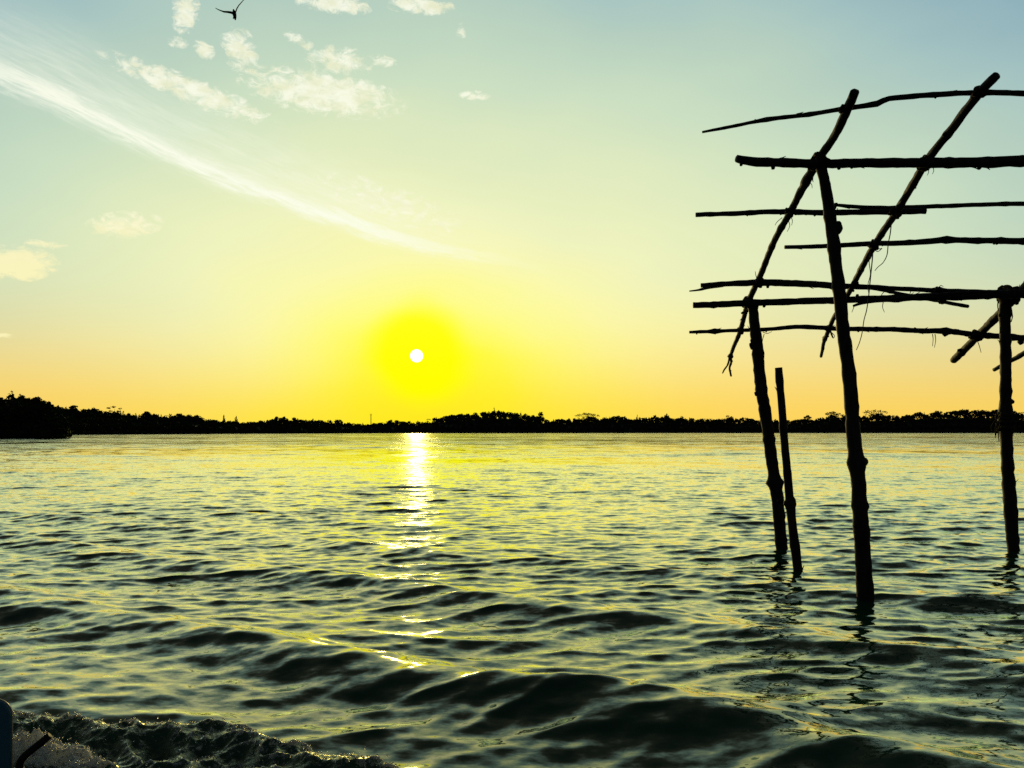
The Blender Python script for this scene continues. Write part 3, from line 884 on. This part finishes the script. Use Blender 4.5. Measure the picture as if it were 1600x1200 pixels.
for pts in [[(1262, 283), (1268, 288), (1269, 294)], [(1234, 336), (1238, 344), (1237, 352)], [(1230, 340), (1234, 352), (1230, 362)], [(1222, 340), (1214, 347), (1211, 352)],
            [(1450, 260), (1451, 268), (1449, 274)], [(1457, 260), (1459, 266), (1457, 272)], [(1382, 455), (1377, 462), (1379, 470)], [(1380, 472), (1379, 480), (1382, 488)],
            [(1424, 452), (1422, 460), (1428, 457)], [(1457, 522), (1458, 530), (1457, 541)], [(1461, 522), (1462, 532), (1460, 543)], [(1526, 530), (1530, 540), (1533, 551)],
            [(1192, 519), (1199, 521), (1206, 518)], [(1194, 522), (1192, 529), (1191, 535)], [(1183, 436), (1181, 430), (1180, 424)], [(1335, 477), (1333, 483), (1331, 488)],
            [(1466, 450), (1470, 446), (1474, 448)], [(1300, 520), (1304, 525), (1302, 529)]]:
    fibre(pts, 1.3)
for pts in [[(1562, 650), (1553, 660), (1549, 668), (1551, 674)], [(1562, 655), (1556, 668), (1555, 684)], [(1563, 662), (1560, 676), (1561, 690)], [(1562, 645), (1556, 652), (1560, 662)], [(1580, 652), (1584, 664), (1582, 676)],
            [(1560, 470), (1559, 478), (1560, 486)], [(1580, 488), (1582, 494), (1580, 503)], [(1565, 668), (1558, 672), (1556, 680)]]:
    fibre(pts, 2.2, 'loose_fibre', 9.0)
tag(frame, 'stilt frame of crooked dark poles lashed together, standing in the water', 'pole frame')

# the free stake
stake = empty('stake', (at(1247, 893, 7.75).x, 7.75, 0.0))
pole('shaft', [(1254, 960, 14, 7.75), (1247, 893, 14, 7.75), (1241.5, 850, 14, 7.75), (1237, 810, 13, 7.75), (1234.5, 785, 13, 7.75), (1230, 737, 12, 7.74), (1224, 670, 11.5, 7.73), (1220, 620, 11, 7.72), (1217, 575, 11, 7.72)],
     parent=stake, rough=.04)
_o, _ = pole('burl', [(1235.5, 795, 14, 7.75), (1234.8, 786, 17, 7.75), (1234, 777, 13.5, 7.75)], parent=stake, extra=((1228, 786, 8),))
tag(stake, 'thin free-standing stake beside the left post, cut flat at its top', 'stake')

# ------------------------------------------------------------------ bird
def build_bird():
    Y = 30.0
    b = at(366, 22, Y)
    e = empty('bird', b)
    S = Y / F
    def P(px, py, dy=0.0): return np.array(at(px, py, Y)) + np.array((0, dy, 0))
    # body: fore-shortened spindle running away from the viewer
    path = np.array([P(367.5, 19, -.20), P(367.2, 20, -.12), P(366.6, 21.5, -.04), P(366, 23.5, .05), P(365.6, 25.5, .12), P(365.2, 27.5, .18)])
    V, Fq = tube_mesh(path, np.array([.02, .05, .075, .07, .05, .02]), 12, .02, 3)
    def wing(pts):
        Vw, Fw = [], []
        m = len(pts)
        for (px, py, ch, th) in pts:
            c = P(px, py); q = th * S * .5
            Vw += [c + (0, -ch * .45, 0), c + (0, -ch * .1, q), c + (0, ch * .55, 0), c + (0, -ch * .1, -q)]
        for i in range(m - 1):
            for j in range(4):
                Fw.append([i * 4 + j, i * 4 + (j + 1) % 4, i * 4 + 4 + (j + 1) % 4, i * 4 + 4 + j])
        return np.array(Vw), Fw
    w1 = wing([(366, 21.5, .10, 5), (361, 19.8, .12, 4.0), (356, 19.0, .12, 3.4), (350, 18.6, .11, 2.8), (345, 16.8, .08, 2.0), (340, 14.6, .05, 1.5), (336.8, 12.6, .03, 1.2)])
    w2 = wing([(367, 21.5, .10, 5), (368.8, 17, .10, 3.2), (370, 13.5, .09, 2.4), (373, 8.5, .07, 1.6), (376.5, 4.5, .06, 1.2), (380, .5, .05, 1.0), (384, -3.0, .03, .8)])
    Vb, Fb = join_lists([(V, Fq), w1, w2])
    mesh_obj('body', Vb, Fb, M_BIRD, e)
    tl = wing([(365.2, 26.0, .08, 2.0), (364.4, 29.0, .10, 1.4)])
    mesh_obj('tail', *join_lists([tl]), M_BIRD, e)
    tag(e, 'dark bird gliding with raised wings against the pale sky', 'bird')
build_bird()

# ------------------------------------------------------------------ boat edge and its wash
def build_boat():
    Y0 = 1.75
    tr = at(22, 1091, Y0 + .016)               # top right corner of the panel
    e = empty('boat', (tr.x - .35, Y0, 0.0))
    x1, z1 = tr.x, tr.z
    w, r_ = 0.75, 0.035
    out = [(x1, 0.05), (x1, z1 - r_)]
    out += [(x1 - r_ + r_ * math.cos(a), z1 - r_ + r_ * math.sin(a)) for a in np.linspace(.2, 1.4, 6)]
    out += [(x1 - r_, z1), (x1 - w, z1 + .02), (x1 - w, 0.05)]
    def slab(pts, y0, y1, bev=0.006):
        n = len(pts); V = []
        cx = np.mean([p[0] for p in pts]); cz = np.mean([p[1] for p in pts])
        for y, s in ((y0, bev), (y0 + bev, 0), (y1 - bev, 0), (y1, bev)):
            for (x, z) in pts:
                L = math.hypot(x - cx, z - cz); V.append((x - (x - cx) / L * s, y, z - (z - cz) / L * s))
        Fq = [[k * n + j, k * n + (j + 1) % n, (k + 1) * n + (j + 1) % n, (k + 1) * n + j] for k in range(3) for j in range(n)]
        Fq.append(list(range(n))[::-1]); Fq.append([3 * n + j for j in range(n)])
        return np.array(V), Fq
    V, Fq = slab(out, Y0, Y0 + .016, .003)
    mesh_obj('stern_panel', V, Fq, M_NAVY, e, smooth=False)
    # pale rub strip along the outer edge
    pth = np.array([(x, Y0 + .008, z) for x, z in out[:-1]])
    V, Fq = tube_mesh(pth, np.full(len(pth), .0022), 8, 0, 7)
    mesh_obj('rim', *join_lists([(V, Fq)]), M_TRIM, e)
    # hull side running back to the left, out of the picture
    hl = [(x1 - .02, -.15), (x1 - .02, .30), (x1 - w, .34), (x1 - w, -.15)]
    V, Fq = slab(hl, Y0 - .9, Y0 - .004, .02)
    mesh_obj('hull', V, Fq, M_NAVY, e, smooth=False)
    # black rod bracket
    pr = np.array([at(26, 1240, Y0 + .02), at(30, 1200, Y0 + .02), at(36, 1184, Y0 + .02), at(56, 1167, Y0 + .03), at(78, 1149, Y0 + .04)])
    V, Fq = tube_mesh(catmull(pr, 5), np.array([.0085] * 21), 10, .03, 8)
    mesh_obj('bracket_rod', *join_lists([(V, Fq)]), M_BLACK, e)
    tag(e, 'dark blue rounded boat edge with a black bracket rod, bottom left', 'boat')
build_boat()

def mat_foam():
    m, N, p = new_mat('churned_water')
    a = N.n('ShaderNodeAttribute'); a.attribute_name = 'foam'
    co = N.n('ShaderNodeTexCoord').outputs['Object']
    n1 = N.noise(co, 38.0, 4.0, 0.65, 0.8)
    n2 = N.noise(co, 110.0, 3.0, 0.6)
    f = N.m('ADD', a.outputs['Fac'], N.m('ADD', N.m('MULTIPLY', N.m('SUBTRACT', n1, .5), 1.5), N.m('MULTIPLY', N.m('SUBTRACT', n2, .5), .5)))
    f = N.ss(f, .42, .80)
    bp = N.n('ShaderNodeBump'); bp.inputs['Distance'].default_value = .006; bp.inputs['Strength'].default_value = .8
    N.put(bp.inputs['Height'], N.m('ADD', n1, N.m('MULTIPLY', n2, .4)))
    surface(m, N, p, bp.outputs[0], .08)
    out = N.nt.nodes['Material Output']; wet = out.inputs['Surface'].links[0].from_socket
    df = N.n('ShaderNodeBsdfDiffuse'); df.inputs['Color'].default_value = (.92, .91, .84, 1)
    tl = N.n('ShaderNodeBsdfTranslucent'); tl.inputs['Color'].default_value = (.85, .84, .74, 1)
    m1 = N.n('ShaderNodeMixShader'); m1.inputs[0].default_value = .5; N.put(m1.inputs[1], df.outputs[0]); N.put(m1.inputs[2], tl.outputs[0])
    m2 = N.n('ShaderNodeMixShader'); N.put(m2.inputs[0], f); N.put(m2.inputs[1], wet); N.put(m2.inputs[2], m1.outputs[0])
    N.put(out.inputs['Surface'], m2.outputs[0])
    return m
M_FOAM = mat_foam()

def build_wash():
    nx, ny = 620, 330
    x = np.linspace(-6.0, 0.4, nx); y = np.linspace(1.4, 4.0, ny)
    X, Y = np.meshgrid(x, y)
    base = water_z(X, Y)
    front = np.interp(X, [-6, -3.5, -2.4, -1.9, -1.44, -1.25, -1.04, -.80, -.6, -.35, 0.4], [4.05, 3.88, 3.74, 3.68, 3.63, 3.63, 3.50, 3.36, 3.24, 3.02, 2.4])
    front = front + .07 * perlin(X * 2.6, Y * 0 + .5, 61) + .05 * perlin(X * 7, Y * 1.5, 62)
    s = front - Y                        # distance inside the wash, towards the boat
    rg = lambda a: 1 - np.abs(a) * 2.4
    n = perlin(X * 2.6, Y * 2.6, 63)
    t1 = rg(perlin(X * 4.2 + .6 * n, Y * 5.2, 64)); t2 = rg(perlin(X * 10 + n, Y * 12, 65)); t3 = rg(perlin(X * 24, Y * 28, 66)); t4 = perlin(X * 60, Y * 66, 67)
    m = sstep(s, -.02, .10)
    ridge = np.exp(-((s - .16) / .17) ** 2) * .075 + sstep(s, .25, .9) * .02
    Z = base + m * (ridge + .044 * t1 + .020 * t2 + .006 * t3 + .002 * t4 - .014) - (1 - sstep(s, -.10, .0)) * .06 - .006
    foam = m * (np.exp(-((s - .05) / .09) ** 2) * .34 + .40 * np.clip(t2, 0, 1) * np.clip(t1, 0, 1) + .12 * t3 + .13)
    # thick white water close to the stern
    cx, cy = -1.72, 2.75
    q = np.exp(-(((X + 1.98) / .27) ** 2 + ((Y - 3.20 + .32 * (X + 1.98)) / .085) ** 2))
    foam = foam + 1.2 * q + .4 * q * t1 + .12 * m * np.exp(-((s - .06) / .06) ** 2)
    Z = Z + q * (.05 + .035 * t2 + .016 * t3)
    V = np.stack([X, Y, Z], -1).reshape(-1, 3)
    idx = np.arange(nx * ny).reshape(ny, nx)
    Fq = np.stack([idx[:-1, :-1], idx[:-1, 1:], idx[1:, 1:], idx[1:, :-1]], -1).reshape(-1, 4)
    keep = (s.reshape(-1)[Fq] > -.09).any(1)
    Fq = Fq[keep]
    o = mesh_obj('boat_wash', V, Fq, M_FOAM)
    a = o.data.attributes.new('foam', 'FLOAT', 'POINT')
    a.data.foreach_set('value', foam.astype(np.float32).ravel())
    tag(o, 'churned frothy wash behind the boat in the bottom left corner', 'wash', kind='stuff')
    # bubbles and droplets thrown up along its edge
    r = np.random.default_rng(8)
    ico_v = np.array([(0, 0, 1), (.894, 0, .447), (.276, .851, .447), (-.724, .526, .447), (-.724, -.526, .447), (.276, -.851, .447), (.724, .526, -.447), (-.276, .851, -.447), (-.894, 0, -.447), (-.276, -.851, -.447), (.724, -.526, -.447), (0, 0, -1)])
    ico_f = np.array([(0, 1, 2), (0, 2, 3), (0, 3, 4), (0, 4, 5), (0, 5, 1), (1, 6, 2), (2, 7, 3), (3, 8, 4), (4, 9, 5), (5, 10, 1), (2, 6, 7), (3, 7, 8), (4, 8, 9), (5, 9, 10), (1, 10, 6), (6, 11, 7), (7, 11, 8), (8, 11, 9), (9, 11, 10), (10, 11, 6)])
    wgt = np.clip(foam, 0, 1).ravel() ** 1.6 * (X.ravel() > -3.2)
    pick = r.choice(nx * ny, 9000, p=wgt / wgt.sum())
    P = V[pick] + np.stack([r.normal(0, .006, 9000), r.normal(0, .006, 9000), r.exponential(.004, 9000)], -1)
    sz = r.uniform(.0018, .0055, 9000)
    VV = (P[:, None, :] + ico_v[None] * sz[:, None, None]).reshape(-1, 3)
    FF = (ico_f[None] + (np.arange(9000) * 12)[:, None, None]).reshape(-1, 3)
    mb, Nb, pb = new_mat('froth')
    pb.inputs['Base Color'].default_value = (.8, .8, .72, 1); pb.inputs['Roughness'].default_value = .25
    pb.inputs['Transmission Weight'].default_value = .6; pb.inputs['IOR'].default_value = 1.33
    o = mesh_obj('froth', VV, FF, mb)
    tag(o, 'pale froth bubbles along the edge of the wash', 'froth', kind='stuff')
build_wash()
